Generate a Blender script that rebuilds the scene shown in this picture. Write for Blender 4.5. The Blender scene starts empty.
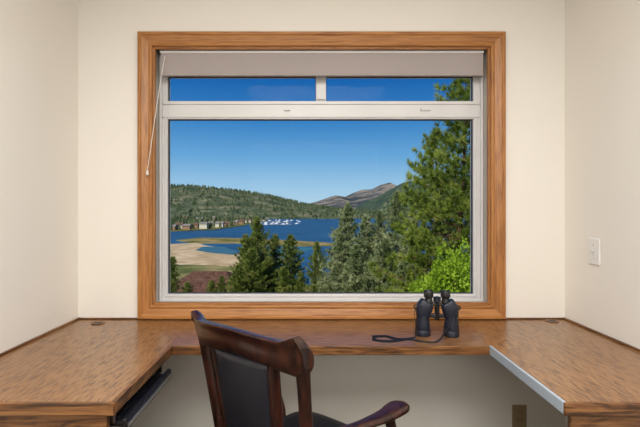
import bpy, math, random
import numpy as np
from mathutils import Vector, Matrix

sc = bpy.context.scene
FPX = 426.67
CX, CY = 311.0, 210.0
EYE = 1.32

def P(px, py, d):
    return Vector(((px-CX)/FPX*d, d, EYE-(py-CY)/FPX*d))

def lin(c):
    c = c/255.0
    return c/12.92 if c <= 0.04045 else ((c+0.055)/1.055)**2.4
def rgb(r, g, b):
    return (lin(r), lin(g), lin(b), 1.0)

# ------------------------------------------------------------------ materials
def new_mat(name):
    m = bpy.data.materials.new(name); m.use_nodes = True
    nt = m.node_tree
    return m, nt, nt.nodes, nt.links, nt.nodes['Principled BSDF']

def plain(name, col, rough=0.5, metal=0.0, spec=0.5, bump=0.0, bscale=200, var=0.0, vscale=5, coat=0.0):
    m, nt, N, L, b = new_mat(name)
    b.inputs['Base Color'].default_value = col
    b.inputs['Roughness'].default_value = rough
    b.inputs['Metallic'].default_value = metal
    b.inputs['Specular IOR Level'].default_value = spec
    b.inputs['Coat Weight'].default_value = coat
    tc = N.new('ShaderNodeTexCoord')
    if var > 0:
        n = N.new('ShaderNodeTexNoise'); n.inputs['Scale'].default_value = vscale; n.inputs['Detail'].default_value = 5
        L.new(tc.outputs['Object'], n.inputs['Vector'])
        r = N.new('ShaderNodeValToRGB')
        r.color_ramp.elements[0].position = 0.3; r.color_ramp.elements[1].position = 0.7
        r.color_ramp.elements[0].color = (col[0]*(1-var), col[1]*(1-var), col[2]*(1-var), 1)
        r.color_ramp.elements[1].color = (min(1, col[0]*(1+var)), min(1, col[1]*(1+var)), min(1, col[2]*(1+var)), 1)
        L.new(n.outputs['Fac'], r.inputs['Fac']); L.new(r.outputs['Color'], b.inputs['Base Color'])
    if bump > 0:
        n2 = N.new('ShaderNodeTexNoise'); n2.inputs['Scale'].default_value = bscale; n2.inputs['Detail'].default_value = 3
        L.new(tc.outputs['Object'], n2.inputs['Vector'])
        bp = N.new('ShaderNodeBump'); bp.inputs['Strength'].default_value = bump; bp.inputs['Distance'].default_value = 0.005
        L.new(n2.outputs['Fac'], bp.inputs['Height']); L.new(bp.outputs['Normal'], b.inputs['Normal'])
    return m

def wood(name, axis, dark, mid, light, rough=0.35, fine=70, coarse=9, coat=0.0, stretch=0.045, ring=0.07, spec=0.5):
    m, nt, N, L, b = new_mat(name)
    tc = N.new('ShaderNodeTexCoord')
    def stretched(scale, st, det, dist):
        mp = N.new('ShaderNodeMapping')
        s = [scale]*3; s['XYZ'.index(axis)] = scale*st
        mp.inputs['Scale'].default_value = s
        L.new(tc.outputs['Object'], mp.inputs['Vector'])
        n = N.new('ShaderNodeTexNoise'); n.inputs['Scale'].default_value = 1.0
        n.inputs['Detail'].default_value = det; n.inputs['Distortion'].default_value = dist
        L.new(mp.outputs['Vector'], n.inputs['Vector'])
        return n
    n1 = stretched(coarse, 0.16, 4, 1.4)
    n2 = stretched(fine, stretch, 5, 0.2)
    n3 = stretched(fine*2.6, stretch, 2, 0.0)
    mu = N.new('ShaderNodeMath'); mu.operation = 'MULTIPLY'; mu.inputs[1].default_value = 34
    L.new(n1.outputs['Fac'], mu.inputs[0])
    si = N.new('ShaderNodeMath'); si.operation = 'SINE'; L.new(mu.outputs[0], si.inputs[0])
    m1 = N.new('ShaderNodeMath'); m1.operation = 'MULTIPLY_ADD'; m1.inputs[1].default_value = ring
    L.new(si.outputs[0], m1.inputs[0]); L.new(n2.outputs['Fac'], m1.inputs[2])
    m2 = N.new('ShaderNodeMath'); m2.operation = 'MULTIPLY_ADD'; m2.inputs[1].default_value = 0.45
    L.new(n3.outputs['Fac'], m2.inputs[0]); L.new(m1.outputs[0], m2.inputs[2])
    m3 = N.new('ShaderNodeMath'); m3.operation = 'SUBTRACT'; m3.inputs[1].default_value = 0.225
    L.new(m2.outputs[0], m3.inputs[0])
    r = N.new('ShaderNodeValToRGB')
    e = r.color_ramp.elements
    e[0].position = 0.30; e[0].color = dark
    e[1].position = 0.70; e[1].color = light
    k = e.new(0.47); k.color = mid
    L.new(m3.outputs[0], r.inputs['Fac'])
    L.new(r.outputs['Color'], b.inputs['Base Color'])
    b.inputs['Roughness'].default_value = rough
    b.inputs['Coat Weight'].default_value = coat
    b.inputs['Coat Roughness'].default_value = 0.15
    b.inputs['Specular IOR Level'].default_value = spec
    bp = N.new('ShaderNodeBump'); bp.inputs['Strength'].default_value = 0.12; bp.inputs['Distance'].default_value = 0.002
    L.new(m3.outputs[0], bp.inputs['Height']); L.new(bp.outputs['Normal'], b.inputs['Normal'])
    return m

M_wall = plain('wall_paint', rgb(236, 232, 224), 0.75, spec=0.25, bump=0.08, bscale=120)
M_ceil = plain('ceiling_paint', rgb(238, 236, 232), 0.8, spec=0.2, bump=0.1, bscale=90)
M_carpet = plain('carpet', rgb(84, 74, 64), 0.95, spec=0.1, bump=0.6, bscale=300, var=0.15, vscale=60)
oak = (rgb(136, 86, 40), rgb(166, 110, 56), rgb(180, 125, 68))
M_oak = {a: wood('oak_trim_'+a, a, *oak, rough=0.4, fine=130, coarse=8, ring=0.05) for a in 'XYZ'}
dk = (rgb(88, 57, 31), rgb(136, 95, 57), rgb(156, 115, 73))
M_desk = {a: wood('oak_desktop_'+a, a, *dk, rough=0.33, fine=150, coarse=13, coat=0.25, stretch=0.13, ring=0.07) for a in 'XYZ'}
ed = (rgb(62, 39, 21), rgb(108, 70, 39), rgb(142, 99, 58))
M_edge = {a: wood('oak_edge_'+a, a, *ed, rough=0.35, fine=100, coarse=12, ring=0.1) for a in 'XYZ'}
wn = (rgb(24, 11, 9), rgb(46, 23, 17), rgb(66, 34, 24))
M_walnut = wood('mahogany', 'Z', *wn, rough=0.3, fine=50, coarse=10, coat=0.3)
M_leather = plain('dark_leather', rgb(24, 25, 34), 0.45, bump=0.25, bscale=250)
M_vinyl = plain('white_vinyl', rgb(216, 215, 215), 0.4, var=0.03)
M_jamb = plain('jamb_paint', rgb(190, 182, 172), 0.5, var=0.03)
M_gasket = plain('gasket', rgb(70, 70, 72), 0.6)
M_shade = plain('shade_fabric', rgb(168, 159, 157), 0.85, spec=0.1, bump=0.2, bscale=400)
M_cord = plain('cord', rgb(225, 222, 215), 0.7)
M_black = plain('black_plastic', rgb(24, 24, 27), 0.4, bump=0.1)
M_rubber = plain('navy_rubber_armour', rgb(22, 28, 44), 0.33, bump=0.3, bscale=500)
M_lens = plain('lens_glass', rgb(30, 34, 60), 0.05, coat=1.0)
M_metal = plain('brushed_steel', rgb(190, 195, 202), 0.25, metal=1.0)
M_brass = plain('beige_plastic', rgb(158, 138, 108), 0.45)
M_white = plain('white_plastic', rgb(232, 231, 228), 0.4)
M_edge_sheen = plain('edge_window_sheen', rgb(170, 182, 194), 0.25, var=0.03)  # window light reflected on the right desk edge, painted as pale blue

def glass_mat():
    m, nt, N, L, b = new_mat('window_glass')
    N.remove(b)
    t = N.new('ShaderNodeBsdfTransparent'); t.inputs['Color'].default_value = (0.98, 0.99, 0.99, 1)
    g = N.new('ShaderNodeBsdfGlossy'); g.inputs['Roughness'].default_value = 0.02
    mx = N.new('ShaderNodeMixShader'); mx.inputs[0].default_value = 0.0015
    L.new(t.outputs[0], mx.inputs[1]); L.new(g.outputs[0], mx.inputs[2])
    L.new(mx.outputs[0], N['Material Output'].inputs['Surface'])
    return m
M_glass = glass_mat()

# ------------------------------------------------------------------ mesh helpers
def link(o, parent=None):
    sc.collection.objects.link(o)
    if parent is not None: o.parent = parent
    return o
def empty(name, loc=(0, 0, 0), rot=0.0):
    o = bpy.data.objects.new(name, None); o.empty_display_size = 0.1
    o.location = loc; o.rotation_euler = (0, 0, rot)
    return link(o)
def mesh_obj(name, V, F, mats, parent=None, smooth=False, midx=None, bevel=0, bseg=2, auto=None):
    me = bpy.data.meshes.new(name)
    me.from_pydata([tuple(v) for v in V], [], [tuple(f) for f in F])
    if not isinstance(mats, (list, tuple)): mats = [mats]
    for m in mats: me.materials.append(m)
    if midx is not None: me.polygons.foreach_set('material_index', midx)
    if smooth: me.polygons.foreach_set('use_smooth', [True]*len(F))
    me.update()
    o = bpy.data.objects.new(name, me)
    link(o, parent)
    if bevel > 0:
        md = o.modifiers.new('bevel', 'BEVEL'); md.width = bevel; md.segments = bseg; md.limit_method = 'ANGLE'
    return o
def boxVF(x0, x1, y0, y1, z0, z1, off=0):
    V = [(x0, y0, z0), (x1, y0, z0), (x1, y1, z0), (x0, y1, z0), (x0, y0, z1), (x1, y0, z1), (x1, y1, z1), (x0, y1, z1)]
    F = [(0, 3, 2, 1), (4, 5, 6, 7), (0, 1, 5, 4), (1, 2, 6, 5), (2, 3, 7, 6), (3, 0, 4, 7)]
    return V, [tuple(i+off for i in f) for f in F]
def box(name, x0, x1, y0, y1, z0, z1, mat, parent=None, bevel=0.0):
    V, F = boxVF(x0, x1, y0, y1, z0, z1)
    return mesh_obj(name, V, F, mat, parent, bevel=bevel)
def boxes(name, lst, mat, parent=None, bevel=0.0):
    V = []; F = []
    for b in lst:
        v, f = boxVF(*b, off=len(V)); V += v; F += f
    return mesh_obj(name, V, F, mat, parent, bevel=bevel)
def lathe(name, prof, mat, parent=None, loc=(0, 0, 0), n=32, axis='Z', smooth=True):
    V = []; F = []
    for r, z in prof:
        for i in range(n):
            a = 2*math.pi*i/n
            p = (r*math.cos(a), r*math.sin(a), z)
            if axis == 'X': p = (p[2], p[0], p[1])
            if axis == 'Y': p = (p[0], p[2], p[1])
            V.append((p[0]+loc[0], p[1]+loc[1], p[2]+loc[2]))
    for j in range(len(prof)-1):
        for i in range(n):
            F.append((j*n+i, j*n+(i+1) % n, (j+1)*n+(i+1) % n, (j+1)*n+i))
    F.append(tuple(range(n-1, -1, -1))); F.append(tuple((len(prof)-1)*n+i for i in range(n)))
    o = mesh_obj(name, V, F, mat, parent, smooth=smooth)
    if smooth:
        md = o.modifiers.new('es', 'EDGE_SPLIT'); md.split_angle = math.radians(40)
    return o
def catmull(pts, sub=8):
    pts = [np.array(p, float) for p in pts]
    q = [2*pts[0]-pts[1]]+pts+[2*pts[-1]-pts[-2]]
    out = []
    for i in range(1, len(q)-2):
        for k in range(sub):
            t = k/sub
            a, b, c, d = q[i-1], q[i], q[i+1], q[i+2]
            out.append(0.5*((2*b)+(-a+c)*t+(2*a-5*b+4*c-d)*t*t+(-a+3*b-3*c+d)*t**3))
    out.append(pts[-1])
    return out
def sweep(name, ctrl, mat, parent=None, side=(1, 0, 0), sub=8, nseg=16, power=3.0, smooth=True):
    pts = catmull(ctrl, sub)
    V = []; F = []
    n = len(pts)
    for i, p in enumerate(pts):
        a = pts[max(0, i-1)][:3]; b = pts[min(n-1, i+1)][:3]
        tan = (b-a); tan /= (np.linalg.norm(tan)+1e-9)
        s = np.array(side, float); s = s-tan*np.dot(s, tan); s /= (np.linalg.norm(s)+1e-9)
        u = np.cross(tan, s)
        for k in range(nseg):
            an = 2*math.pi*k/nseg
            c, d = math.cos(an), math.sin(an)
            e = 2.0/power
            cc = math.copysign(abs(c)**e, c); dd = math.copysign(abs(d)**e, d)
            V.append(p[:3]+s*cc*p[3]/2+u*dd*p[4]/2)
    for i in range(n-1):
        for k in range(nseg):
            F.append((i*nseg+k, i*nseg+(k+1) % nseg, (i+1)*nseg+(k+1) % nseg, (i+1)*nseg+k))
    F.append(tuple(range(nseg-1, -1, -1))); F.append(tuple((n-1)*nseg+k for k in range(nseg)))
    o = mesh_obj(name, V, F, mat, parent, smooth=smooth)
    md = o.modifiers.new('es', 'EDGE_SPLIT'); md.split_angle = math.radians(50)
    return o

# ------------------------------------------------------------------ room dimensions
D = 2.25
XL, XR = -1.228, 1.338
YB = -2.6
ZC = 2.6
DT = EYE-109/FPX*D
ox0, ox1 = (151-CX)/FPX*D, (491-CX)/FPX*D
oz1, oz0 = EYE+(CY-47)/FPX*D, EYE-(306-CY)/FPX*D
WT = 0.18
boxes('wall_front', [(XL-0.15, ox0, D, D+WT, 0, ZC), (ox1, XR+0.15, D, D+WT, 0, ZC),
                     (ox0, ox1, D, D+WT, 0, oz0), (ox0, ox1, D, D+WT, oz1, ZC)], M_wall)
box('wall_left', XL-0.15, XL, YB, D, 0, ZC, M_wall)
box('wall_right', XR, XR+0.15, YB, D, 0, ZC, M_wall)
box('wall_back', XL-0.15, XR+0.15, YB-0.15, YB, 0, ZC, M_wall)
box('floor', XL-0.15, XR+0.15, YB-0.15, D+WT, -0.15, 0, M_carpet)
box('ceiling', XL-0.15, XR+0.15, YB-0.15, D+WT, ZC, ZC+0.15, M_ceil)
box('baseboard_front', XL, XR, D-0.014, D, 0, 0.09, M_oak['X'], bevel=0.003)
box('baseboard_left', XL, XL+0.014, YB, D-0.014, 0, 0.09, M_oak['Y'], bevel=0.003)
box('baseboard_right', XR-0.014, XR, YB, D-0.014, 0, 0.09, M_oak['Y'], bevel=0.003)

# ------------------------------------------------------------------ window
win = empty('window_1')
def frame_pieces(base, x0, x1, z0, z1, prof, matd, parent):
    sides = {'sill': 'X', 'head': 'X', 'jamb_l': 'Z', 'jamb_r': 'Z'}
    n = len(prof)
    for s, ax in sides.items():
        V = []
        for end in (0, 1):
            for o, y in prof:
                if s == 'sill': p = ((x0-o) if end == 0 else (x1+o), y, z0-o)
                if s == 'head': p = ((x0-o) if end == 0 else (x1+o), y, z1+o)
                if s == 'jamb_l': p = (x0-o, y, (z0-o) if end == 0 else (z1+o))
                if s == 'jamb_r': p = (x1+o, y, (z0-o) if end == 0 else (z1+o))
                V.append(p)
        F = [(i, (i+1) % n, n+(i+1) % n, n+i) for i in range(n)]
        F.append(tuple(range(n))); F.append(tuple(range(2*n-1, n-1, -1)))
        mt = matd[ax] if isinstance(matd, dict) else matd
        o = mesh_obj(base+'_'+s, V, F, mt, parent, bevel=0.0015)
ci0, ci1 = (153-CX)/FPX*D, (490-CX)/FPX*D
cz1, cz0 = EYE+(CY-47)/FPX*D, EYE-(304.5-CY)/FPX*D
w = 13.8/FPX*D
prof = [(0.0, D), (0.0, D-0.012), (0.006, D-0.017), (0.014, D-0.017), (0.018, D-0.013), (0.026, D-0.016),
        (w-0.022, D-0.024), (w-0.016, D-0.03), (w-0.004, D-0.03), (w, D-0.024), (w, D)]
frame_pieces('casing', ci0, ci1, cz0, cz1, prof, M_oak, win)
frame_pieces('jamb_liner', ci0, ci1, cz0, cz1, [(0.0, D-0.001), (0.0, D+0.16), (0.008, D+0.16), (0.008, D-0.001)], M_jamb, win)
frame_pieces('oak_stop', ci0-0.001, ci1+0.001, cz0-0.001, cz1+0.001, [(-0.010, D+0.0), (-0.010, D+0.022), (0.0, D+0.022), (0.0, D+0.0)], M_oak, win)
YU = D+0.10
def X(px, d=YU): return (px-CX)/FPX*d
def Z(py, d=YU): return EYE-(py-CY)/FPX*d
gx0, gx1 = X(167.5), X(473.5)
gz0, gz1 = Z(294), Z(119)
tz0, tz1 = Z(101), Z(76)
mx0, mx1 = X(316), X(326)
yf, yb = YU, YU+0.05
boxes('unit_frame', [(ci0, gx0, yf, yb, cz0, cz1), (gx1, ci1, yf, yb, cz0, cz1),
                     (gx0, gx1, yf, yb, cz0, gz0), (gx0, gx1, yf, yb, gz1, tz0), (gx0, gx1, yf, yb, tz1, cz1),
                     (mx0, mx1, yf, yb, tz0, tz1)], M_vinyl, win, bevel=0.002)
def ring(name, x0, x1, z0, z1, w, y0, y1, mat):
    frame_pieces(name, x0+w, x1-w, z0+w, z1-w, [(0, y0), (0, y1), (w, y1), (w, y0)], mat, win)
ring('unit_lip', X(160.5), X(482), Z(300.5), Z(57.5), 0.012, YU-0.018, YU, M_vinyl)
ring('sash_lip', gx0-0.014, gx1+0.014, gz0-0.014, gz1+0.014, 0.007, YU-0.007, YU, M_vinyl)
ring('sash_gasket', gx0, gx1, gz0, gz1, 0.004, YU+0.012, YU+0.03, M_gasket)
ring('transom_gasket_l', gx0, mx0, tz0, tz1, 0.003, YU+0.012, YU+0.03, M_gasket)
ring('transom_gasket_r', mx1, gx1, tz0, tz1, 0.003, YU+0.012, YU+0.03, M_gasket)
boxes('transom_rail_ridge', [(X(163), X(479), YU-0.008, YU, Z(104.5), Z(101.5)), (X(163), X(479), YU-0.008, YU, Z(117.5), Z(115.5))], M_vinyl, win, bevel=0.002)
boxes('latches', [(X(317.5), X(324.5), YU-0.02, YU, Z(100), Z(96)), (X(284), X(290), YU-0.012, YU, Z(111), Z(108)), (X(420), X(430), YU-0.012, YU, Z(111), Z(108))], M_vinyl, win, bevel=0.002)
boxes('glass', [(gx0, gx1, YU+0.02, YU+0.024, gz0, gz1), (gx0, mx0, YU+0.02, YU+0.024, tz0, tz1), (mx1, gx1, YU+0.02, YU+0.024, tz0, tz1)], M_glass, win)

sh = empty('window_shade')
yd = D+0.03
bx0, bx1 = (160-CX)/FPX*yd, (484-CX)/FPX*yd
zt = cz1-0.009
zb = EYE+(CY-76)/FPX*yd
boxes('headrail', [(bx0, bx1, yd-0.005, yd+0.045, zt-0.012, zt)], M_vinyl, sh, bevel=0.003)
lathe('fabric_roll', [(0.004, bx0+0.004), (0.026, bx0+0.004), (0.026, bx1-0.004), (0.004, bx1-0.004)], M_shade, sh, loc=(0, yd+0.024, zt-0.04), axis='X', n=36)
box('fabric_drop', bx0+0.006, bx1-0.006, yd-0.003, yd-0.0005, zb+0.014, zt-0.012, M_shade, sh)
boxes('bottom_rail', [(bx0+0.002, bx1-0.002, yd-0.006, yd+0.014, zb, zb+0.014)], M_shade, sh, bevel=0.004)
cp = [P(165, 56, D+0.022), P(160, 85, D-0.005), P(154, 125, D-0.03), P(149, 160, D-0.036), P(147.5, 170, D-0.036)]
sweep('pull_cord', [(p.x, p.y, p.z, 0.004, 0.004) for p in cp], M_cord, sh, power=2, nseg=8)
lathe('cord_tassel', [(0.002, 0), (0.006, -0.006), (0.007, -0.024), (0.004, -0.028)], M_cord, sh, loc=(cp[-1].x, cp[-1].y, cp[-1].z), n=12)

# ------------------------------------------------------------------ desk
desk = empty('built_in_desk')
T = 0.034
YI = D*0.8
YF = EYE-DT; YF = YF*FPX/(403.5-CY)
XI0 = (172-CX)/FPX*YI; XI1 = (490-CX)/FPX*YI
zt_ = DT; zb_ = DT-T
def prism(name, poly, z0, z1, mat, parent, bevel=0.003):
    n = len(poly)
    V = [(x, y, z0) for x, y in poly]+[(x, y, z1) for x, y in poly]
    F = [tuple(range(n-1, -1, -1)), tuple(range(n, 2*n))]+[(i, (i+1) % n, n+(i+1) % n, n+i) for i in range(n)]
    return mesh_obj(name, V, F, mat, parent, bevel=bevel)
e = 0.012
dl_, dr_, db_ = XL+0.001, XR-0.001, D-0.001
prism('top_left', [(dl_, YF+e), (XI0-e, YF+e), (XI0-e, YI), (XI0-e, db_), (dl_, db_)], zb_, zt_, M_desk['Y'], desk, 0.0006)
prism('top_right', [(XI1+e, YF+e), (dr_, YF+e), (dr_, db_), (XI1+e, db_)], zb_, zt_, M_desk['Y'], desk, 0.0006)
prism('top_back', [(XI0-e, YI+e), (XI1+e, YI+e), (XI1+e, db_), (XI0-e, db_)], zb_, zt_, M_desk['X'], desk, 0.0006)
box('edge_back', XI0, XI1, YI, YI+e, zb_-0.004, zt_, M_edge['X'], desk, 0.003)
box('edge_left', XI0-e, XI0, YF+e, YI+e, zb_-0.004, zt_, M_edge['Y'], desk, 0.003)
box('edge_left_front', dl_, XI0, YF, YF+e, zb_-0.004, zt_, M_edge['X'], desk, 0.003)
box('edge_right', XI1, XI1+e, YF+e, YI+e, zb_-0.004, zt_, M_edge_sheen, desk, 0.003)
box('edge_right_front', XI1, dr_, YF, YF+e, zb_-0.004, zt_, M_edge['X'], desk, 0.003)
box('scribe_left', dl_, XL+0.012, YF, db_, zt_, zt_+0.010, M_edge['Y'], desk, 0.002)
box('scribe_right', XR-0.012, dr_, YF, db_, zt_, zt_+0.010, M_edge['Y'], desk, 0.002)
boxes('scribe_back', [(XL+0.012, ci0-w-0.001, D-0.012, db_, zt_, zt_+0.008), (ci1+w+0.001, XR-0.012, D-0.012, db_, zt_, zt_+0.008)], M_edge['X'], desk, 0.002)
zc = zb_-0.006
box('end_panel_left', dl_, XI0-0.03, YF+0.02, YF+0.04, 0.0, zc, M_edge['X'], desk, 0.002)
box('end_panel_right', XI1+0.03, dr_, YF+0.02, YF+0.04, 0.0, zc, M_edge['X'], desk, 0.002)
boxes('cleats', [(dl_, dr_, D-0.03, db_, zb_-0.05, zb_), (dl_, XL+0.03, YF+0.04, D-0.03, zb_-0.05, zb_), (XR-0.03, dr_, YF+0.04, D-0.03, zb_-0.05, zb_)], M_edge['X'], desk, 0.002)
for i, (px, py) in enumerate([(98, 323.5), (552, 319.8)]):
    d = (EYE-DT)*FPX/(py-CY)
    if i == 1: d = 2.20
    lx = (px-CX)/FPX*d
    lathe('grommet_ring_%d' % i, [(0.020, 0.0), (0.033, 0.0), (0.033, 0.003), (0.030, 0.005), (0.022, 0.004), (0.020, 0.0012)], M_edge['X'], desk, loc=(lx, d, zt_), n=32)
    lathe('grommet_cap_%d' % i, [(0.0205, 0.0005), (0.0205, 0.002)], M_black, desk, loc=(lx, d, zt_), n=32)

kt = empty('keyboard_tray')
ky0, ky1 = YF+0.05, YI-0.06
kx1 = XI0+0.012
boxes('rails', [(kx1-0.40, kx1-0.03, ky0, ky0+0.012, zc-0.045, zc+0.002), (kx1-0.40, kx1-0.03, ky1-0.012, ky1, zc-0.045, zc+0.002)], M_metal, kt, 0.001)
box('tray_board', kx1-0.40, kx1-0.012, ky0+0.013, ky1-0.013, zc-0.062, zc-0.046, M_black, kt, 0.003)
box('tray_nose', kx1-0.012, kx1+0.006, ky0, ky1, zc-0.07, zc-0.03, M_black, kt, 0.006)
box('nose_strip', kx1+0.006, kx1+0.009, ky0+0.004, ky1-0.004, zc-0.060, zc-0.044, M_metal, kt, 0.001)
box('keyboard_body', kx1-0.17, kx1-0.03, ky0+0.03, ky1-0.03, zc-0.046, zc-0.034, M_black, kt, 0.003)
keys = []
for r in range(5):
    for c in range(14):
        yk = ky0+0.04+c*(ky1-ky0-0.08)/14
        keys.append((kx1-0.162+r*0.025, kx1-0.162+r*0.025+0.02, yk, yk+0.018, zc-0.034, zc-0.028))
boxes('keys', keys, M_black, kt, 0.001)

# ------------------------------------------------------------------ outlet & switch
ol = empty('power_outlet')
oxc, ozc = (519-CX)/FPX*D, EYE-(416-CY)/FPX*D
box('cover_plate', oxc-0.038, oxc+0.038, D-0.006, D, ozc-0.06, ozc+0.06, M_brass, ol, 0.003)
for k, dz in enumerate((-0.02, 0.02)):
    lathe('receptacle_%d' % k, [(0.0165, 0), (0.0165, -0.003), (0.015, -0.004)], M_brass, ol, loc=(oxc, D-0.006, ozc+dz), axis='Y', n=24)
    boxes('slots_%d' % k, [(oxc-0.008, oxc-0.0055, D-0.0112, D-0.0098, ozc+dz-0.002, ozc+dz+0.008), (oxc+0.0055, oxc+0.008, D-0.0112, D-0.0098, ozc+dz-0.002, ozc+dz+0.008)], M_black, ol)
sw = empty('light_switch')
sd = XR*FPX/(595-CX)
szc = EYE-(251.5-CY)/FPX*sd
box('cover_plate', XR-0.006, XR, sd-0.038, sd+0.038, szc-0.062, szc+0.062, M_white, sw, 0.003)
box('toggle_bezel', XR-0.008, XR-0.006, sd-0.007, sd+0.007, szc-0.014, szc+0.014, M_vinyl, sw, 0.001)
box('toggle', XR-0.019, XR-0.008, sd-0.004, sd+0.004, szc+0.001, szc+0.010, M_white, sw, 0.002)
boxes('screws', [(XR-0.0075, XR-0.006, sd-0.003, sd+0.003, szc+0.028, szc+0.034), (XR-0.0075, XR-0.006, sd-0.003, sd+0.003, szc-0.034, szc-0.028)], M_metal, sw)

# ------------------------------------------------------------------ binoculars
bd = 1.955
bn = empty('binoculars', loc=((437-CX)/FPX*bd, bd, DT+0.0005), rot=math.radians(-6))
sp = 0.064
for s, nm in ((-1, 'l'), (1, 'r')):
    ox = s*sp; ix = s*0.036
    lathe('objective_'+nm, [(0.030, 0.0), (0.0345, 0.0), (0.0355, 0.004), (0.0355, 0.022), (0.033, 0.026), (0.033, 0.03), (0.034, 0.034),
                            (0.031, 0.062), (0.0285, 0.085), (0.0285, 0.095)], M_rubber, bn, loc=(ox, 0, 0), n=36)
    c = [(ox*1.0, 0.0, 0.088, 0.060, 0.052), (ox*0.98, 0.0, 0.100, 0.064, 0.056), (ox*0.90, 0.0, 0.122, 0.072, 0.058),
         (ox*0.80, 0, 0.140, 0.070, 0.056), (ox*0.74, 0, 0.152, 0.060, 0.050), (ox*0.70, 0, 0.157, 0.044, 0.040)]
    sweep('prism_housing_'+nm, c, M_rubber, bn, side=(1, 0, 0), power=3.2, nseg=28, sub=5)
    lathe('eyepiece_'+nm, [(0.018, 0.150), (0.019, 0.158), (0.0165, 0.162), (0.0165, 0.172), (0.0205, 0.175), (0.0215, 0.180), (0.0215, 0.200), (0.019, 0.205), (0.014, 0.205), (0.013, 0.200)],
          M_black, bn, loc=(ix*1.05, 0, 0), n=30)
    lathe('eye_lens_'+nm, [(0.0128, 0.2002), (0.0128, 0.2012)], M_lens, bn, loc=(ix*1.05, 0, 0), n=24)
    sweep('strap_lug_'+nm, [(s*0.094, 0, 0.118, .006, .006), (s*0.102, 0, 0.124, .006, .006), (s*0.102, 0, 0.134, .006, .006), (s*0.092, 0, 0.138, .006, .006)], M_black, bn, side=(0, 1, 0), nseg=8, sub=4)
lathe('hinge_tube', [(0.008, 0.070), (0.011, 0.074), (0.011, 0.150), (0.008, 0.153)], M_black, bn, n=20)
lathe('focus_wheel', [(0.012, 0.153), (0.017, 0.156), (0.017, 0.174), (0.012, 0.177), (0.008, 0.177)], M_rubber, bn, n=24)
boxes('bridge', [(-0.036, 0.036, -0.009, 0.009, 0.080, 0.100), (-0.034, 0.034, -0.008, 0.008, 0.136, 0.148)], M_black, bn, 0.004)
bl = bn.location
def B(px, py, h=0.0):
    d = (EYE-DT-h)*FPX/(py-CY); return ((px-CX)/FPX*d-bl.x, d-bl.y, h-0.0005)
strap_pts = [((-0.098, -0.005, 0.128), 0.010), ((-0.108, -0.02, 0.10), 0.010), ((-0.104, -0.035, 0.03), 0.011), ((-0.118, -0.045, 0.0032), 0.013),
             (B(398, 339, 0.003), 0.018), (B(386, 336.5, 0.003), 0.02), (B(374, 337, 0.003), 0.02), (B(375, 340, 0.003), 0.02), (B(390, 341.5, 0.003), 0.02),
             (B(408, 339.5, 0.003), 0.016), (B(425, 342, 0.003), 0.013), (B(438, 341, 0.006), 0.011), ((0.035, -0.045, 0.05), 0.010), ((0.06, -0.04, 0.10), 0.010), ((0.098, -0.008, 0.128), 0.010)]
sweep('neck_strap', [(p[0], p[1], p[2], w_, 0.003) for p, w_ in strap_pts], M_black, bn, side=(0.2, 1, 0.3), power=3, nseg=10, sub=8)
for o in bn.children:
    if o.name.startswith('neck_strap'):
        o.rotation_euler = (0, 0, math.radians(6))

# ------------------------------------------------------------------ chair
CH_ROT = math.radians(-40)
ch = empty('wooden_armchair', loc=(-0.020, 1.59, 0), rot=CH_ROT)
def back_y(z, s):
    return -0.215-0.17*max(0, (z-0.45))**1.15-0.05*(1-s*s)
V = []; F = []
ns, nz = 40, 12
HW = 0.255
for face in (0, 1):
    for i in range(ns+1):
        s = -1+2*i/ns
        a = abs(s)
        top = 0.952+0.008*math.cos(s*math.pi*0.9)+0.036*max(0, (a-0.72)/0.28)**1.6-0.045*max(0, (a-0.93)/0.07)**2
        bot = 0.845+0.028*math.cos(s*math.pi*0.5)-0.012*a+0.03*max(0, (a-0.90)/0.10)**2
        for j in range(nz+1):
            t = j/nz
            z = bot+(top-bot)*t
            th = 0.012+0.012*math.sin(math.pi*min(1, t*1.0))**0.5
            y = back_y(z, s)-0.022*max(0, t-0.55)**2/0.2
            V.append((s*HW, y+(th if face else -th), z))
def idx(f, i, j): return f*(ns+1)*(nz+1)+i*(nz+1)+j
for i in range(ns):
    for j in range(nz):
        F.append((idx(0, i, j), idx(0, i+1, j), idx(0, i+1, j+1), idx(0, i, j+1)))
        F.append((idx(1, i, j), idx(1, i, j+1), idx(1, i+1, j+1), idx(1, i+1, j)))
    F.append((idx(0, i, nz), idx(0, i+1, nz), idx(1, i+1, nz), idx(1, i, nz)))
    F.append((idx(0, i, 0), idx(1, i, 0), idx(1, i+1, 0), idx(0, i+1, 0)))
for j in range(nz):
    F.append((idx(0, 0, j), idx(0, 0, j+1), idx(1, 0, j+1), idx(1, 0, j)))
    F.append((idx(0, ns, j), idx(1, ns, j), idx(1, ns, j+1), idx(0, ns, j+1)))
o = mesh_obj('crest_rail', V, F, M_walnut, ch, smooth=True)
md = o.modifiers.new('b', 'BEVEL'); md.width = 0.008; md.segments = 3; md.limit_method = 'ANGLE'; md.angle_limit = math.radians(40)
for s, nm in ((-1, 'l'), (1, 'r')):
    c = []
    for z in (0.40, 0.48, 0.58, 0.68, 0.78, 0.875):
        xx = s*(0.195+0.040*((z-0.40)/0.48)**0.8)
        c.append((xx, back_y(z, 0.92), z, 0.036+0.006*(z > 0.8), 0.03))
    sweep('back_post_'+nm, c, M_walnut, ch, side=(1, 0, 0), power=4, nseg=20)
c = [(s*0.21, back_y(0.56, s*0.9), 0.56, 0.05, 0.024) for s in (-1, -0.5, 0, 0.5, 1)]
sweep('lower_back_rail', c, M_walnut, ch, side=(0, 0, 1), power=4)
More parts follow.
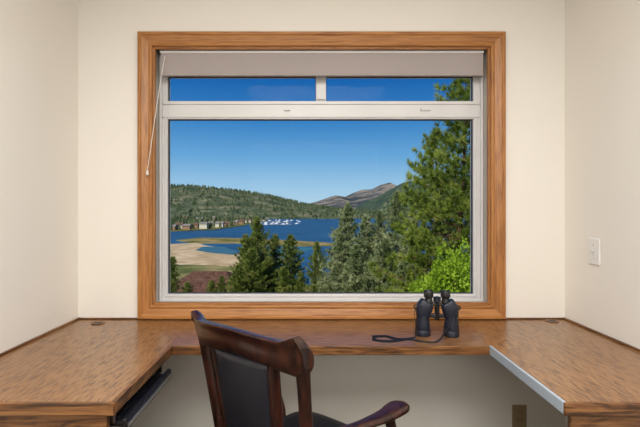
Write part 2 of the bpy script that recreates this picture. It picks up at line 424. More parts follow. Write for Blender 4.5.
def panel(name, hw0, hw1, z0, z1, th, mat, pw=5, n=14, dy=0.0):
    V = []; F = []
    K = 40
    for j in range(n+1):
        t = j/n; z = z0+(z1-z0)*t; hw = hw0+(hw1-hw0)*t
        for k in range(K):
            a = 2*math.pi*k/K; cc, dd = math.cos(a), math.sin(a)
            xx = math.copysign(abs(cc)**(2/pw), cc)*hw
            yy = math.copysign(abs(dd)**(2/2.4), dd)*th*(0.6+0.4*math.sin(math.pi*t))
            V.append((xx, back_y(z, xx/0.25)+yy+dy, z))
    for j in range(n):
        for k in range(K): F.append((j*K+k, j*K+(k+1) % K, (j+1)*K+(k+1) % K, (j+1)*K+k))
    F.append(tuple(range(K-1, -1, -1))); F.append(tuple(n*K+k for k in range(K)))
    return mesh_obj(name, V, F, mat, ch, smooth=True)
panel('back_upholstery', 0.112, 0.130, 0.575, 0.862, 0.022, M_leather)
for s, nm in ((-1, 'l'), (1, 'r')):
    c = [(s*(0.121+0.020*((z-0.56)/0.3)), back_y(z, 0.55), z, 0.028, 0.034) for z in (0.56, 0.66, 0.76, 0.865)]
    sweep('back_stile_'+nm, c, M_walnut, ch, side=(1, 0, 0), power=4)
def rounded_slab(name, hx0, hx1, y0, y1, z0, z1, mat, crown=0.0, pw=4.5):
    V = []; F = []; K = 48
    layers = [(0.94, z0), (1.0, z0+0.01), (1.0, z1-0.018), (0.96, z1-0.004), (0.75, z1+crown*0.6), (0.4, z1+crown*0.95), (0.05, z1+crown)]
    yc = (y0+y1)/2; hy = (y1-y0)/2
    for sc_, z in layers:
        for k in range(K):
            a = 2*math.pi*k/K; cc, dd = math.cos(a), math.sin(a)
            yy = math.copysign(abs(dd)**(2/pw), dd)
            hx = hx0+(hx1-hx0)*(yy+1)/2
            V.append((math.copysign(abs(cc)**(2/pw), cc)*hx*sc_, yc+yy*hy*sc_, z))
    n = len(layers)
    for j in range(n-1):
        for k in range(K): F.append((j*K+k, j*K+(k+1) % K, (j+1)*K+(k+1) % K, (j+1)*K+k))
    F.append(tuple(range(K-1, -1, -1))); F.append(tuple((n-1)*K+k for k in range(K)))
    return mesh_obj(name, V, F, mat, ch, smooth=True)
rounded_slab('seat_frame', 0.225, 0.25, -0.24, 0.25, 0.365, 0.412, M_walnut, 0.0)
rounded_slab('seat_cushion', 0.205, 0.235, -0.19, 0.24, 0.413, 0.445, M_leather, 0.015)
for s, nm in ((-1, 'l'), (1, 'r')):
    c = [(s*0.226, -0.235, 0.625, 0.030, 0.030), (s*0.250, -0.17, 0.632, 0.034, 0.028), (s*0.285, -0.06, 0.632, 0.042, 0.026),
         (s*0.308, 0.04, 0.632, 0.060, 0.028), (s*0.315, 0.10, 0.634, 0.076, 0.030), (s*0.315, 0.140, 0.632, 0.072, 0.032), (s*0.310, 0.165, 0.628, 0.040, 0.026)]
    sweep('arm_'+nm, c, M_walnut, ch, side=(1, 0, 0), power=2.6, nseg=20)
    c = [(s*0.234, 0.11, 0.38, 0.045, 0.032), (s*0.262, 0.14, 0.45, 0.038, 0.028), (s*0.290, 0.13, 0.53, 0.032, 0.026), (s*0.306, 0.09, 0.59, 0.036, 0.028), (s*0.310, 0.07, 0.626, 0.042, 0.03)]
    sweep('arm_support_'+nm, c, M_walnut, ch, side=(0, 1, 0), power=3, nseg=16)
lathe('swivel_column', [(0.09, 0.365), (0.09, 0.355), (0.032, 0.345), (0.028, 0.22), (0.045, 0.20), (0.05, 0.12), (0.04, 0.10)], M_walnut, ch)
for k in range(4):
    a = math.pi/4+k*math.pi/2
    ca, sa = math.cos(a), math.sin(a)
    c = [(ca*r, sa*r, z, 0.042, h) for r, z, h in ((0.02, 0.17, 0.07), (0.10, 0.165, 0.06), (0.2, 0.115, 0.045), (0.28, 0.083, 0.036), (0.30, 0.08, 0.034))]
    sweep('base_leg_%d' % k, c, M_walnut, ch, side=(-sa, ca, 0), power=3.5)
    lathe('caster_stem_%d' % k, [(0.007, 0.04), (0.007, 0.07)], M_metal, ch, loc=(ca*0.28, sa*0.28, 0), n=12)
    lathe('caster_wheel_%d' % k, [(0.018, -0.016), (0.025, -0.012), (0.025, 0.012), (0.018, 0.016)], M_black, ch, loc=(ca*0.28, sa*0.28, 0.0252), axis='X', n=24)

# ------------------------------------------------------------------ OUTSIDE
def noise_ground(name, cols, scale, rough=0.95, pos=(0.35, 0.5, 0.65), detail=8, bump=0.0, bd_=1.0):
    m, nt, N, L, b = new_mat(name)
    tc = N.new('ShaderNodeTexCoord')
    n = N.new('ShaderNodeTexNoise'); n.inputs['Scale'].default_value = scale; n.inputs['Detail'].default_value = detail; n.inputs['Roughness'].default_value = 0.65
    L.new(tc.outputs['Object'], n.inputs['Vector'])
    r = N.new('ShaderNodeValToRGB'); e = r.color_ramp.elements
    e[0].position = pos[0]; e[0].color = cols[0]; e[1].position = pos[2]; e[1].color = cols[2]
    k = e.new(pos[1]); k.color = cols[1]
    L.new(n.outputs['Fac'], r.inputs['Fac']); L.new(r.outputs['Color'], b.inputs['Base Color'])
    b.inputs['Roughness'].default_value = rough; b.inputs['Specular IOR Level'].default_value = 0.1
    if bump:
        bp = N.new('ShaderNodeBump'); bp.inputs['Strength'].default_value = bump; bp.inputs['Distance'].default_value = bd_
        L.new(n.outputs['Fac'], bp.inputs['Height']); L.new(bp.outputs['Normal'], b.inputs['Normal'])
    return m
def foliage(name, c0, c1, c2, scale, transl=0.3):
    m = noise_ground(name, (c0, c1, c2), scale, 0.7, detail=3)
    nt = m.node_tree; N = nt.nodes; L = nt.links
    b = N['Principled BSDF']
    t = N.new('ShaderNodeBsdfTranslucent')
    for l in list(L):
        if l.to_node == b and l.to_socket.name == 'Base Color': src = l.from_socket
    L.new(src, t.inputs['Color'])
    mx = N.new('ShaderNodeMixShader'); mx.inputs[0].default_value = transl
    L.new(b.outputs[0], mx.inputs[1]); L.new(t.outputs[0], mx.inputs[2])
    L.new(mx.outputs[0], N['Material Output'].inputs['Surface'])
    return m
M_hill = noise_ground('forest_hill', (rgb(50, 66, 52), rgb(84, 94, 70), rgb(132, 126, 104)), 0.02, bump=0.6, bd_=20)  # distance haze is mixed into the ridge colours here and below
M_rock = noise_ground('rocky_mountain', (rgb(58, 70, 78), rgb(98, 98, 98), rgb(150, 140, 128)), 0.007, bump=1.0, bd_=90, pos=(0.42, 0.5, 0.58))
M_dhill = noise_ground('dark_forest_hill', (rgb(38, 56, 50), rgb(60, 78, 62), rgb(88, 98, 78)), 0.014, bump=0.8, bd_=40)
M_sand = noise_ground('sand', (rgb(156, 134, 102), rgb(180, 158, 126), rgb(196, 178, 150)), 0.12)
M_marsh = noise_ground('marsh', (rgb(72, 84, 38), rgb(122, 112, 66), rgb(156, 136, 96)), 0.06)
M_grass = noise_ground('shore_grass', (rgb(56, 72, 38), rgb(94, 100, 56), rgb(140, 128, 88)), 0.05)
M_soil = noise_ground('hillside_soil', (rgb(60, 70, 34), rgb(96, 90, 56), rgb(130, 112, 78)), 0.5)
M_need_pine = foliage('pine_needles', rgb(78, 98, 32), rgb(122, 140, 52), rgb(168, 176, 84), 0.9, 0.4)
M_need_dark = foliage('fir_needles', rgb(80, 100, 42), rgb(122, 138, 62), rgb(166, 170, 94), 0.9, 0.4)
M_need_pale = foliage('spruce_needles', rgb(96, 114, 72), rgb(140, 152, 104), rgb(188, 192, 148), 0.9, 0.4)
M_leaf = foliage('bright_leaves', rgb(100, 130, 28), rgb(138, 168, 42), rgb(174, 196, 72), 2.0, 0.4)
M_far_tree = foliage('far_conifers', rgb(46, 62, 42), rgb(68, 82, 54), rgb(100, 108, 76), 0.03, 0.1)
M_bark = noise_ground('bark', (rgb(58, 42, 30), rgb(92, 68, 50), rgb(122, 96, 72)), 6.0)
M_roof = noise_ground('roof_shingle', (rgb(68, 48, 42), rgb(90, 64, 54), rgb(108, 80, 68)), 2.5)
M_siding = plain('siding', rgb(150, 124, 98), 0.8, var=0.15, vscale=2)
def water_mat():
    m, nt, N, L, b = new_mat('lake_water')
    tc = N.new('ShaderNodeTexCoord')
    mp = N.new('ShaderNodeMapping'); mp.inputs['Scale'].default_value = (0.02, 0.08, 0.1)
    L.new(tc.outputs['Object'], mp.inputs['Vector'])
    n = N.new('ShaderNodeTexNoise'); n.inputs['Scale'].default_value = 1; n.inputs['Detail'].default_value = 6
    L.new(mp.outputs['Vector'], n.inputs['Vector'])
    r = N.new('ShaderNodeValToRGB'); e = r.color_ramp.elements
    e[0].position = 0.3; e[0].color = rgb(20, 62, 96); e[1].position = 0.7; e[1].color = rgb(44, 92, 128)
    L.new(n.outputs['Fac'], r.inputs['Fac']); L.new(r.outputs['Color'], b.inputs['Base Color'])
    b.inputs['Roughness'].default_value = 0.5; b.inputs['Specular IOR Level'].default_value = 0.25
    bp = N.new('ShaderNodeBump'); bp.inputs['Strength'].default_value = 0.4; bp.inputs['Distance'].default_value = 0.5
    L.new(n.outputs['Fac'], bp.inputs['Height']); L.new(bp.outputs['Normal'], b.inputs['Normal'])
    return m
M_water = water_mat()

HW_ = 20.0
ZW = EYE-HW_
def G(px, py, lift=0.0):
    d = (HW_-lift)*FPX/(py-CY)
    return ((px-CX)/FPX*d, d, ZW+lift)
mesh_obj('lake', [(-6000, 60, ZW), (7000, 60, ZW), (7000, 9000, ZW), (-6000, 9000, ZW)], [(0, 1, 2, 3)], M_water)
def land(name, pts, lift, mat, seed=0, sub=6, amp=0.02):
    rnd = random.Random(seed)
    W = [Vector(G(px, py, 0.0)) for px, py in pts]
    out = []
    n = len(W)
    for i in range(n):
        a, b = W[i], W[(i+1) % n]
        for k in range(sub):
            p = a.lerp(b, k/sub)
            if k: p = p+Vector((rnd.uniform(-1, 1), rnd.uniform(-1, 1), 0))*(b-a).length*amp
            out.append(p)
    m = len(out)
    V = [(p.x, p.y, ZW-0.5) for p in out]+[(p.x, p.y, ZW+lift) for p in out]
    F = [tuple(range(m-1, -1, -1)), tuple(range(m, 2*m))]+[(i, (i+1) % m, m+(i+1) % m, m+i) for i in range(m)]
    return mesh_obj(name, V, F, mat)
land('sandy_beach', [(20, 300), (20, 247), (170, 245), (196, 243.5), (222, 250), (240, 256), (256, 263), (264, 274), (264, 300)], 0.5, M_sand, 1)
land('shore_meadow', [(20, 310), (20, 268), (170, 266.5), (215, 267), (262, 272), (262, 310)], 0.7, M_grass, 2)
land('shallow_pond', [(196, 251.5), (203, 247.5), (224, 248), (238, 252.5), (236, 256), (214, 254.5)], 0.56, plain('pond_water', rgb(44, 84, 88), 0.3), 3)
land('marsh_spit', [(176, 240.5), (200, 238), (240, 238.5), (275, 240), (332, 243.5), (336, 246), (300, 246.5), (262, 245), (236, 243.5), (196, 243.8)], 0.35, M_marsh, 4)
land('marina_peninsula', [(-60, 234.5), (120, 233), (176, 231.5), (214, 230), (236, 227), (262, 222.5), (268, 220), (240, 217.5), (-60, 217)], 0.6, M_grass, 5)
land('shallow_water', [(250, 252), (262, 247.5), (300, 247.5), (322, 248.5), (300, 252), (268, 256)], 0.05, plain('teal_shallows', rgb(46, 98, 104), 0.4), 7, amp=0.06)

def gz(y, x=0):
    e = np.interp(y, [2.4, 6, 20, 40, 70, 105, 130, 170], [-4.2, -4.8, -7.0, -10.2, -15.0, -19.0, -21.0, -23])
    return EYE+e+0.35*math.sin(x*0.13+y*0.21)*min(1, y/20)
nx, ny = 60, 60
V = []; F = []
for j in range(ny+1):
    y = 2.9+(140-2.9)*(j/ny)**1.4
    for i in range(nx+1):
        x = -110+240*i/nx
        V.append((x, y, gz(y, x)))
for j in range(ny):
    for i in range(nx):
        a = j*(nx+1)+i; F.append((a, a+1, a+nx+2, a+nx+1))
mesh_obj('hillside_ground', V, F, M_soil, smooth=True)

def fbm(x, y, seed=0):
    v = 0; a = 1
    for o in range(6):
        f = 2**o
        v += a*math.sin(x*f+seed*1.7+o*2.1+1.3*math.sin(y*f*0.8+seed+o))*math.cos(y*f*0.9-seed+o*1.3+0.9*math.sin(x*f*0.7))
        a *= 0.55
    return v
def ridge(name, prof, d0, dpk, d1, mat, seed, nx=160, ny=28, rough=0.10, keep=0.75):
    pxs = [p[0] for p in prof]; pys = [p[1] for p in prof]
    X0 = (pxs[0]-CX)/FPX*dpk; X1 = (pxs[-1]-CX)/FPX*dpk
    V = []; F = []
    for j in range(ny+1):
        t = j/ny; y = d0+(d1-d0)*t
        tp = (dpk-d0)/(d1-d0)
        b = math.sin(min(1, t/tp)*math.pi/2)**1.1 if t <= tp else math.cos((t-tp)/(1-tp)*math.pi/2)
        for i in range(nx+1):
            x = X0+(X1-X0)*i/nx
            px = CX+x/dpk*FPX
            H = (CY-np.interp(px, pxs, pys))/FPX*dpk+HW_
            h = H*b+rough*H*fbm(x/(0.12*dpk), y/(0.10*dpk), seed)*(1.0-b**4*keep)*min(1, t*6)
            V.append((x, y, ZW-1+max(0, h)))
    for j in range(ny):
        for i in range(nx):
            a = j*(nx+1)+i; F.append((a, a+1, a+nx+2, a+nx+1))
    return mesh_obj(name, V, F, mat, smooth=True)
rA = ridge('forested_ridge', [(-150, 200), (0, 191), (100, 188), (168, 188), (190, 187), (215, 189), (240, 191.5), (262, 194.5), (280, 198), (296, 202), (312, 205.5), (330, 208), (352, 210), (390, 213), (430, 216)], 950, 1700, 2600, M_hill, 1)
rB = ridge('rocky_mountain', [(270, 214), (300, 206), (316, 202), (326, 199), (336, 196), (346, 197), (354, 193), (362, 190), (372, 190), (380, 186), (390, 183), (402, 188), (420, 190), (480, 196), (560, 205)], 2600, 4200, 6000, M_rock, 2, nx=260, ny=60, rough=0.16, keep=0.45)
rC = ridge('dark_forest_mountain', [(350, 214), (360, 206), (372, 200), (384, 194), (394, 188), (404, 182), (420, 178), (450, 178), (520, 182), (620, 190), (760, 205)], 1500, 2700, 4000, M_dhill, 3, nx=200, ny=40)

def cones(name, spots, mat):
    V = []; F = []
    r = random.Random(9)
    for (x, y, z, h, w_) in spots:
        for lvl, (zb0, zt0, rr) in enumerate(((0.1, 0.62, 1.0), (0.4, 1.0, 0.66))):
            b = len(V); n = 6
            for k in range(n):
                a = 2*math.pi*k/n+r.random()
                q = rr*w_*r.uniform(0.75, 1.15)
                V.append((x+q*math.cos(a), y+q*math.sin(a), z+h*zb0*r.uniform(0.8, 1.2)))
            V.append((x+r.uniform(-.1, .1)*w_, y, z+h*zt0))
            for k in range(n): F.append((b+k, b+(k+1) % n, b+n))
    return mesh_obj(name, V, F, mat)
rd = random.Random(5)
spots = []
LIMX = [-60, 120, 176, 214, 236, 262, 268]; LIMY = [234, 232.5, 231, 229.3, 226.5, 222, 219.5]
for i in range(1700):
    px = rd.uniform(-40, 266); py = rd.uniform(217.5, 233)
    lim = np.interp(px, LIMX, LIMY)
    if py > lim: continue
    if py > lim-1.5 and rd.random() < 0.5: continue
    x, y, z = G(px, py)
    h = rd.uniform(5, 13)*(0.7 if px > 235 else 1)
    spots.append((x, y, z, h, h*0.27))
cones('shoreline_conifers', spots, M_far_tree)
spots = []
vs = [v.co.copy() for v in rA.data.vertices]
for i in range(5600):
    ii = rd.randrange(0, 160); jj = int(rd.random()*13)
    a = jj*161+ii
    u, v = rd.random(), rd.random()
    p = vs[a].lerp(vs[a+1], u).lerp(vs[a+161].lerp(vs[a+162], u), v)
    h = rd.uniform(6, 12)
    spots.append((p.x, p.y, p.z-1, h, h*0.3))
cones('ridge_conifers', spots, M_far_tree)

V = []; F = []; MI = []
rd = random.Random(12)
def house(x, y, z, w_, dp, h, rh, wallm, roofm):
    b = len(V)
    v, f = boxVF(x-w_/2, x+w_/2, y, y+dp, z, z+h, off=b)
    V.extend(v); F.extend(f); MI.extend([wallm]*6)
    b = len(V)
    o_ = 0.6
    V.extend([(x-w_/2-o_, y-o_, z+h), (x+w_/2+o_, y-o_, z+h), (x+w_/2+o_, y+dp+o_, z+h), (x-w_/2-o_, y+dp+o_, z+h), (x-w_/2, y+dp/2, z+h+rh), (x+w_/2, y+dp/2, z+h+rh)])
    F.extend([(b, b+1, b+5, b+4), (b+1, b+2, b+5), (b+2, b+3, b+4, b+5), (b+3, b, b+4), (b, b+3, b+2, b+1)]); MI.extend([roofm]*5)
for px, py, s in [(178, 229.6, 1.1), (186, 230.2, 1.2), (194, 228.6, 1.0), (203, 229.4, 1.2), (211, 227.4, 1.0), (219, 227.8, 1.0), (227, 226.4, 1.0), (234, 225.2, 1.0), (199, 222.5, 1.2), (241, 224.2, 1.1), (248, 223.2, 1.1), (256, 222.0, 1.0), (171, 230.6, 1.2), (226, 221, 1.2), (150, 230, 1), (130, 231, 1), (213, 220, 1.3), (184, 221, 1.3)]:
    x, y, z = G(px, py)
    house(x, y, z, rd.uniform(6, 9)*s, 8, rd.uniform(2.5, 5)*s, rd.uniform(1.8, 3), rd.choice([0, 1, 1]), rd.choice([2, 3]))
mesh_obj('lakeside_houses', V, F, [plain('house_wall_cream', rgb(196, 186, 168), 0.8), plain('house_wall_tan', rgb(140, 110, 84), 0.8), plain('house_roof_grey', rgb(120, 114, 110), 0.8), plain('house_roof_brown', rgb(100, 76, 64), 0.8)], midx=MI)
V = []; F = []
for i in range(26):
    px = rd.uniform(258, 300); py = rd.uniform(220.6, 225.4)-(px-262)*0.02
    x, y, z = G(px, py)
    l = rd.uniform(4, 7.5)
    b = len(V)
    V.extend([(x-l/2, y-1.0, z+0.3), (x+l*0.3, y-1.0, z+0.3), (x+l/2, y, z+0.4), (x+l*0.3, y+1.0, z+0.3), (x-l/2, y+1.0, z+0.3),
              (x-l/2, y-1.2, z+1.1), (x+l*0.3, y-1.2, z+1.2), (x+l*0.58, y, z+1.4), (x+l*0.3, y+1.2, z+1.2), (x-l/2, y+1.2, z+1.1)])
    F.extend([(b+4, b+3, b+2, b+1, b), (b+5, b+6, b+7, b+8, b+9)]+[(b+k, b+(k+1) % 5, b+5+(k+1) % 5, b+5+k) for k in range(5)])
    v, f = boxVF(x-l*0.25, x+l*0.12, y-0.8, y+0.8, z+1.1, z+2.0, off=len(V)); V.extend(v); F.extend(f)
mesh_obj('marina_boats', V, F, plain('boat_gelcoat', rgb(222, 226, 230), 0.4))
dl = []
for py in (221.4, 223.0, 224.6):
    x0, y0, z0 = G(256, py); x1, _, _ = G(292, py)
    dl.append((x0, x1, y0-0.9, y0+0.9, z0+0.1, z0+0.45))
boxes('marina_docks', dl, plain('dock_planks', rgb(160, 154, 144), 0.8))

# ---------------- trees
def conifer_mesh(name, H, R, nb, seed, needle_mat, crown0=0.08, tuft=0.3, blades=10, bw=0.05, shape=0.85, irr=0.25, spread=0.16, upt=0.5, spacing=0.6, lowel=-0.15, s0=0.18):
    r = np.random.default_rng(seed)
    V = []; F = []; MI = []
    def tube(p0, p1, r0, r1, n=5):
        b = len(V); d = p1-p0; d = d/(np.linalg.norm(d)+1e-9)
        s = np.cross(d, [0.3, 0.2, 0.93]); s /= np.linalg.norm(s)+1e-9; u = np.cross(d, s)
        for p, rr in ((p0, r0), (p1, r1)):
            for k in range(n):
                a = 2*math.pi*k/n; V.append(p+rr*(s*math.cos(a)+u*math.sin(a)))
        for k in range(n):
            F.append((b+k, b+(k+1) % n, b+n+(k+1) % n, b+n+k)); MI.append(0)
    tr = H*0.016
    wob = lambda z: np.array([0.012*H*math.sin(z/H*5+seed), 0.012*H*math.cos(z/H*4+seed*2), z])
    K = 12
    for k in range(K):
        tube(wob(H*k/K), wob(H*(k+1)/K), tr*(1-k/K)+0.012, tr*(1-(k+1)/K)+0.012, 8)
    T_p = []; T_d = []
    for i in range(nb):
        t = crown0+(1-crown0)*((i+0.5)/nb)
        q = (t-crown0)/(1-crown0)
        L_ = R*((1-q)**shape)*(0.55+0.45*min(1, q/0.15))*max(0.35, 1+irr*r.standard_normal())+0.12
        az = i*2.39996+r.uniform(-0.5, 0.5)
        el = lowel+(upt-lowel)*q+r.uniform(-0.15, 0.15)
        base = wob(t*H)
        dirv = np.array([math.cos(az)*math.cos(el), math.sin(az)*math.cos(el), math.sin(el)])
        side = np.array([-math.sin(az), math.cos(az), 0])
        pts = [base+dirv*L_*s+np.array([0, 0, 0.18*L_*(s*s)-0.10*L_*s]) for s in (0, 0.5, 1.0)]
        br = 0.006*H*(1-q)*0.5+0.008
        tube(pts[0], pts[1], br, br*0.6, 4); tube(pts[1], pts[2], br*0.6, br*0.25, 4)
        nt_ = max(3, int(L_/(tuft*spacing)))
        for k in range(nt_):
            s = s0+(1-s0)*(k+r.random()*0.8)/nt_
            wd = spread*L_*(0.3+math.sin(math.pi*min(1, s*0.9)))
            for m_ in range(2):
                off = side*r.uniform(-1, 1)*wd*1.4+np.array([0, 0, r.uniform(-0.5, 0.5)*tuft*0.6])
                T_p.append(base+dirv*L_*s+np.array([0, 0, 0.18*L_*s*s-0.10*L_*s])+off)
                dd = dirv*0.8+side*np.sign(np.dot(off, side))*0.6+np.array([0, 0, 0.35])
                T_d.append(dd)
    T_p.append(wob(H)); T_d.append(np.array([0, 0, 1.5]))
    T_p = np.array(T_p); T_d = np.array(T_d)
    n = len(T_p)
    Pp = np.repeat(T_p, blades, 0); Dd = np.repeat(T_d, blades, 0)+r.normal(0, 0.75, (n*blades, 3))
    Dd /= np.linalg.norm(Dd, axis=1)[:, None]+1e-9
    ln = tuft*r.uniform(0.55, 1.1, (n*blades, 1))
    rv = r.normal(0, 1, (n*blades, 3)); sd_ = np.cross(Dd, rv); sd_ /= np.linalg.norm(sd_, axis=1)[:, None]+1e-9
    A = Pp-sd_*bw*0.5; Bv = Pp+sd_*bw*0.5; C = Pp+Dd*ln
    nv = len(V)
    BV = np.stack([A, Bv, C], 1).reshape(-1, 3)
    allV = np.vstack([np.array(V), BV])
    nf = n*blades
    F += (nv+np.arange(nf*3)).reshape(-1, 3).tolist(); MI += [1]*nf
    me = bpy.data.meshes.new(name)
    me.from_pydata(allV.tolist(), [], F)
    me.materials.append(M_bark); me.materials.append(needle_mat)
    me.polygons.foreach_set('material_index', MI)
    me.update()
    return me
def plant(name, me, H0, px, pytop, d, rot=0.0, wscale=1.0):
    x = (px-CX)/FPX*d
    ztop = EYE-(pytop-CY)/FPX*d
    zb = gz(d, x)-0.1
    s = (ztop-zb)/H0
    o = bpy.data.objects.new(name, me); link(o)
    o.location = (x, d, zb); o.scale = (s*wscale, s*wscale, s); o.rotation_euler = (0, 0, rot)
    return o
m_pine = conifer_mesh('ponderosa_pine', 13.5, 3.2, 135, 3, M_need_pine, crown0=0.12, tuft=0.36, blades=34, bw=0.04, shape=0.55, irr=0.38, spread=0.16, upt=0.65, spacing=0.72, s0=0.3)
m_fir1 = conifer_mesh('fir_a', 9.0, 2.6, 170, 11, M_need_dark, tuft=0.32, blades=11, bw=0.075, shape=0.65, irr=0.3)
m_fir2 = conifer_mesh('fir_b', 9.0, 2.2, 150, 12, M_need_dark, tuft=0.30, blades=11, bw=0.075, shape=0.7, irr=0.38)
m_pale1 = conifer_mesh('spruce_a', 9.0, 2.6, 180, 21, M_need_pale, tuft=0.30, blades=11, bw=0.075, shape=0.75, irr=0.35)
m_pale2 = conifer_mesh('spruce_b', 9.0, 2.3, 160, 22, M_need_pale, tuft=0.30, blades=11, bw=0.075, shape=0.8, irr=0.4)

plant('ponderosa_pine_tree', m_pine, 13.5, 461, 80, 17, 0.4, 0.9)
plant('ponderosa_pine_tree', m_pine, 13.5, 434, 138, 22, 2.4, 0.75)
plant('ponderosa_pine_tree', m_pine, 13.5, 540, 40, 17, 1.4)
plant('ponderosa_pine_tree', m_pine, 13.5, 150, 178, 22, 2.0, 0.6)
for k, (m, px, py, d, ws) in enumerate([
    (m_fir1, 257, 219, 37, 0.72), (m_fir2, 245, 236, 35, 0.75), (m_fir2, 274, 236, 40, 0.8), (m_fir1, 290, 236, 44, 0.85), (m_fir2, 252, 250, 31, 0.95),
    (m_fir1, 317, 243, 40, 0.65), (m_fir2, 300, 272, 36, 0.9), (m_fir1, 268, 258, 33, 0.95), (m_fir1, 238, 266, 30, 0.85), (m_fir2, 284, 268, 30, 0.95),
    (m_fir2, 212, 281, 30, 0.9), (m_fir1, 188, 283, 28, 0.9), (m_fir2, 172, 258, 32, 0.7), (m_fir2, 222, 277, 34, 0.8)]):
    plant('fir_tree', m, 9.0, px, py, d, k*1.3, ws)
for k, (m, px, py, d, ws) in enumerate([
    (m_pale1, 347, 205, 37, 0.75), (m_pale2, 338, 230, 31, 0.8), (m_pale1, 366, 218, 31, 0.85), (m_pale2, 381, 212, 39, 0.85), (m_pale1, 398, 194, 32, 0.8),
    (m_pale2, 357, 246, 26, 1.0), (m_pale1, 384, 240, 25, 1.0), (m_pale2, 412, 220, 27, 0.95), (m_pale1, 335, 264, 28, 0.9), (m_pale1, 405, 258, 22, 1.0)]):
    plant('spruce_tree', m, 9.0, px, py, d, k*0.9, ws)

def shrub_mesh(name, R, seed, mat, n=9000, leaf=0.10):
    r = np.random.default_rng(seed)
    cl = np.array([(r.normal(0, 0.42, 3)*R*np.array([1, 1, 0.8])+np.array([0, 0, R])) for _ in range(30)])
    pick = r.integers(0, len(cl), n)
    dv = r.normal(0, 1, (n, 3)); dv /= np.linalg.norm(dv, axis=1)[:, None]
    Pp = cl[pick]+dv*R*0.30*r.uniform(0.55, 1.0, (n, 1))
    a = r.normal(0, 1, (n, 3))+dv; a /= np.linalg.norm(a, axis=1)[:, None]
    b = np.cross(a, r.normal(0, 1, (n, 3))); b /= np.linalg.norm(b, axis=1)[:, None]
    lf = leaf*r.uniform(0.6, 1.2, (n, 1))
    Q = np.stack([Pp, Pp+a*lf*0.5+b*lf*0.3, Pp+a*lf, Pp+a*lf*0.5-b*lf*0.3], 1).reshape(-1, 3)
    V = Q.tolist(); F = np.arange(n*4).reshape(-1, 4).tolist(); MI = [1]*n
    for c in cl:
        p0 = np.array([0, 0, -0.9*R]); b0 = len(V)
        for p, rr in ((p0, 0.03*R), (c, 0.008*R)):
            for k in range(5):
                V.append([p[0]+rr*math.cos(k*1.2566), p[1]+rr*math.sin(k*1.2566), p[2]])
        for k in range(5): F.append((b0+k, b0+(k+1) % 5, b0+5+(k+1) % 5, b0+5+k)); MI.append(0)
    me = bpy.data.meshes.new(name); me.from_pydata(V, [], F)
    me.materials.append(M_bark); me.materials.append(mat); me.polygons.foreach_set('material_index', MI); me.update()
    return me
ms = shrub_mesh('shrub', 1.3, 5, M_leaf)
for px, py, d, s in [(458, 240, 12, 1.1), (482, 236, 13, 1.2), (440, 264, 12.5, 0.9), (505, 262, 12, 1.2)]:
    c = P(px, py, d)
    o = bpy.data.objects.new('leafy_shrub', ms); link(o)
    zs = max(s, (c.z-gz(d, c.x)+0.1)/(1.3*2.75))
    o.scale = (s*0.85, s*0.85, zs); o.location = (c.x, c.y, gz(d, c.x)+0.9*1.3*zs-0.1)
    o.rotation_euler = (0, 0, px)

nb = empty('neighbour_house')
x0, x1 = P(160, 0, 42).x, P(240, 0, 42).x
ze = EYE-84/FPX*41; zr = EYE-61/FPX*46
V = [(x0, 41, ze), (x1, 41, ze), (x1, 51, ze), (x0, 51, ze), (x0+2.2, 46, zr), (x1-2.2, 46, zr),
     (x0, 41, ze-0.25), (x1, 41, ze-0.25), (x1, 51, ze-0.25), (x0, 51, ze-0.25)]
F = [(0, 1, 5, 4), (1, 2, 5), (2, 3, 4, 5), (3, 0, 4), (6, 7, 1, 0), (7, 8, 2, 1), (8, 9, 3, 2), (9, 6, 0, 3), (9, 8, 7, 6)]
mesh_obj('hip_roof', V, F, M_roof, nb)
box('house_walls', x0+0.6, x1-0.6, 41.6, 50.4, gz(50.4)-0.3, ze-0.25, M_siding, nb)

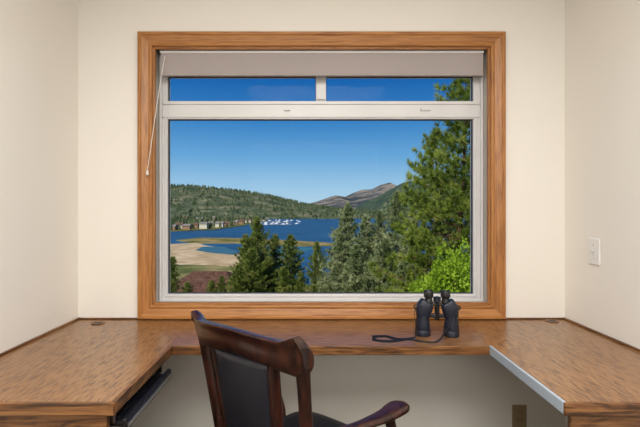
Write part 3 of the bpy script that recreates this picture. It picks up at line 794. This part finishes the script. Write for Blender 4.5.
# ------------------------------------------------------------------ world & lights
wd = bpy.data.worlds.new('sky'); sc.world = wd; wd.use_nodes = True
N = wd.node_tree.nodes; L = wd.node_tree.links
bg = N['Background']
tc = N.new('ShaderNodeTexCoord'); sx = N.new('ShaderNodeSeparateXYZ'); L.new(tc.outputs['Generated'], sx.inputs[0])
rp = N.new('ShaderNodeValToRGB'); e = rp.color_ramp.elements
e[0].position = 0.0; e[0].color = rgb(186, 216, 234)
e[1].position = 1.0; e[1].color = rgb(8, 44, 104)
for p, c in ((0.05, rgb(158, 200, 230)), (0.12, rgb(106, 168, 218)), (0.2, rgb(58, 132, 198)), (0.3, rgb(22, 96, 172)), (0.5, rgb(16, 74, 144))):
    k = e.new(p); k.color = c
L.new(sx.outputs['Z'], rp.inputs['Fac']); L.new(rp.outputs['Color'], bg.inputs['Color'])
bg.inputs['Strength'].default_value = 1.0

sun = bpy.data.lights.new('sun', 'SUN'); sun.energy = 5.6; sun.angle = 0.01; sun.color = (1.0, 0.95, 0.86)
so = bpy.data.objects.new('sun', sun); link(so)
so.rotation_euler = Vector((0.6, 0.8, -0.85)).to_track_quat('-Z', 'Y').to_euler()

def area(name, loc, direction, sx_, sy_, power, col):
    l = bpy.data.lights.new(name, 'AREA'); l.shape = 'RECTANGLE'; l.size = sx_; l.size_y = sy_; l.energy = power; l.color = col
    o = bpy.data.objects.new(name, l); link(o); o.location = loc
    o.rotation_euler = Vector(direction).to_track_quat('-Z', 'Y').to_euler()
    return o
area('ceiling_fill', (0.05, 0.1, ZC-0.03), (0, 0, -1), 1.4, 1.4, 70, (1.0, 0.97, 0.93))  # added fill lamp out of view, no fixture modelled; brightens the room
area('rear_fill', (0.05, -2.4, 2.0), (0, 1, 0), 2.2, 0.9, 24, (1.0, 0.97, 0.93))  # added lamp behind the camera, stands in for bounced light on the walls

# ------------------------------------------------------------------ camera
cam = bpy.data.cameras.new('camera'); co = bpy.data.objects.new('camera', cam); link(co)
co.location = (0, 0, EYE); co.rotation_euler = (math.radians(90), 0, 0)
cam.lens = 24; cam.sensor_width = 36; cam.sensor_fit = 'HORIZONTAL'
cam.shift_x = (320-CX)/640; cam.shift_y = -(213.5-CY)/640
cam.clip_start = 0.05; cam.clip_end = 20000
sc.camera = co
sc.view_settings.view_transform = 'Standard'
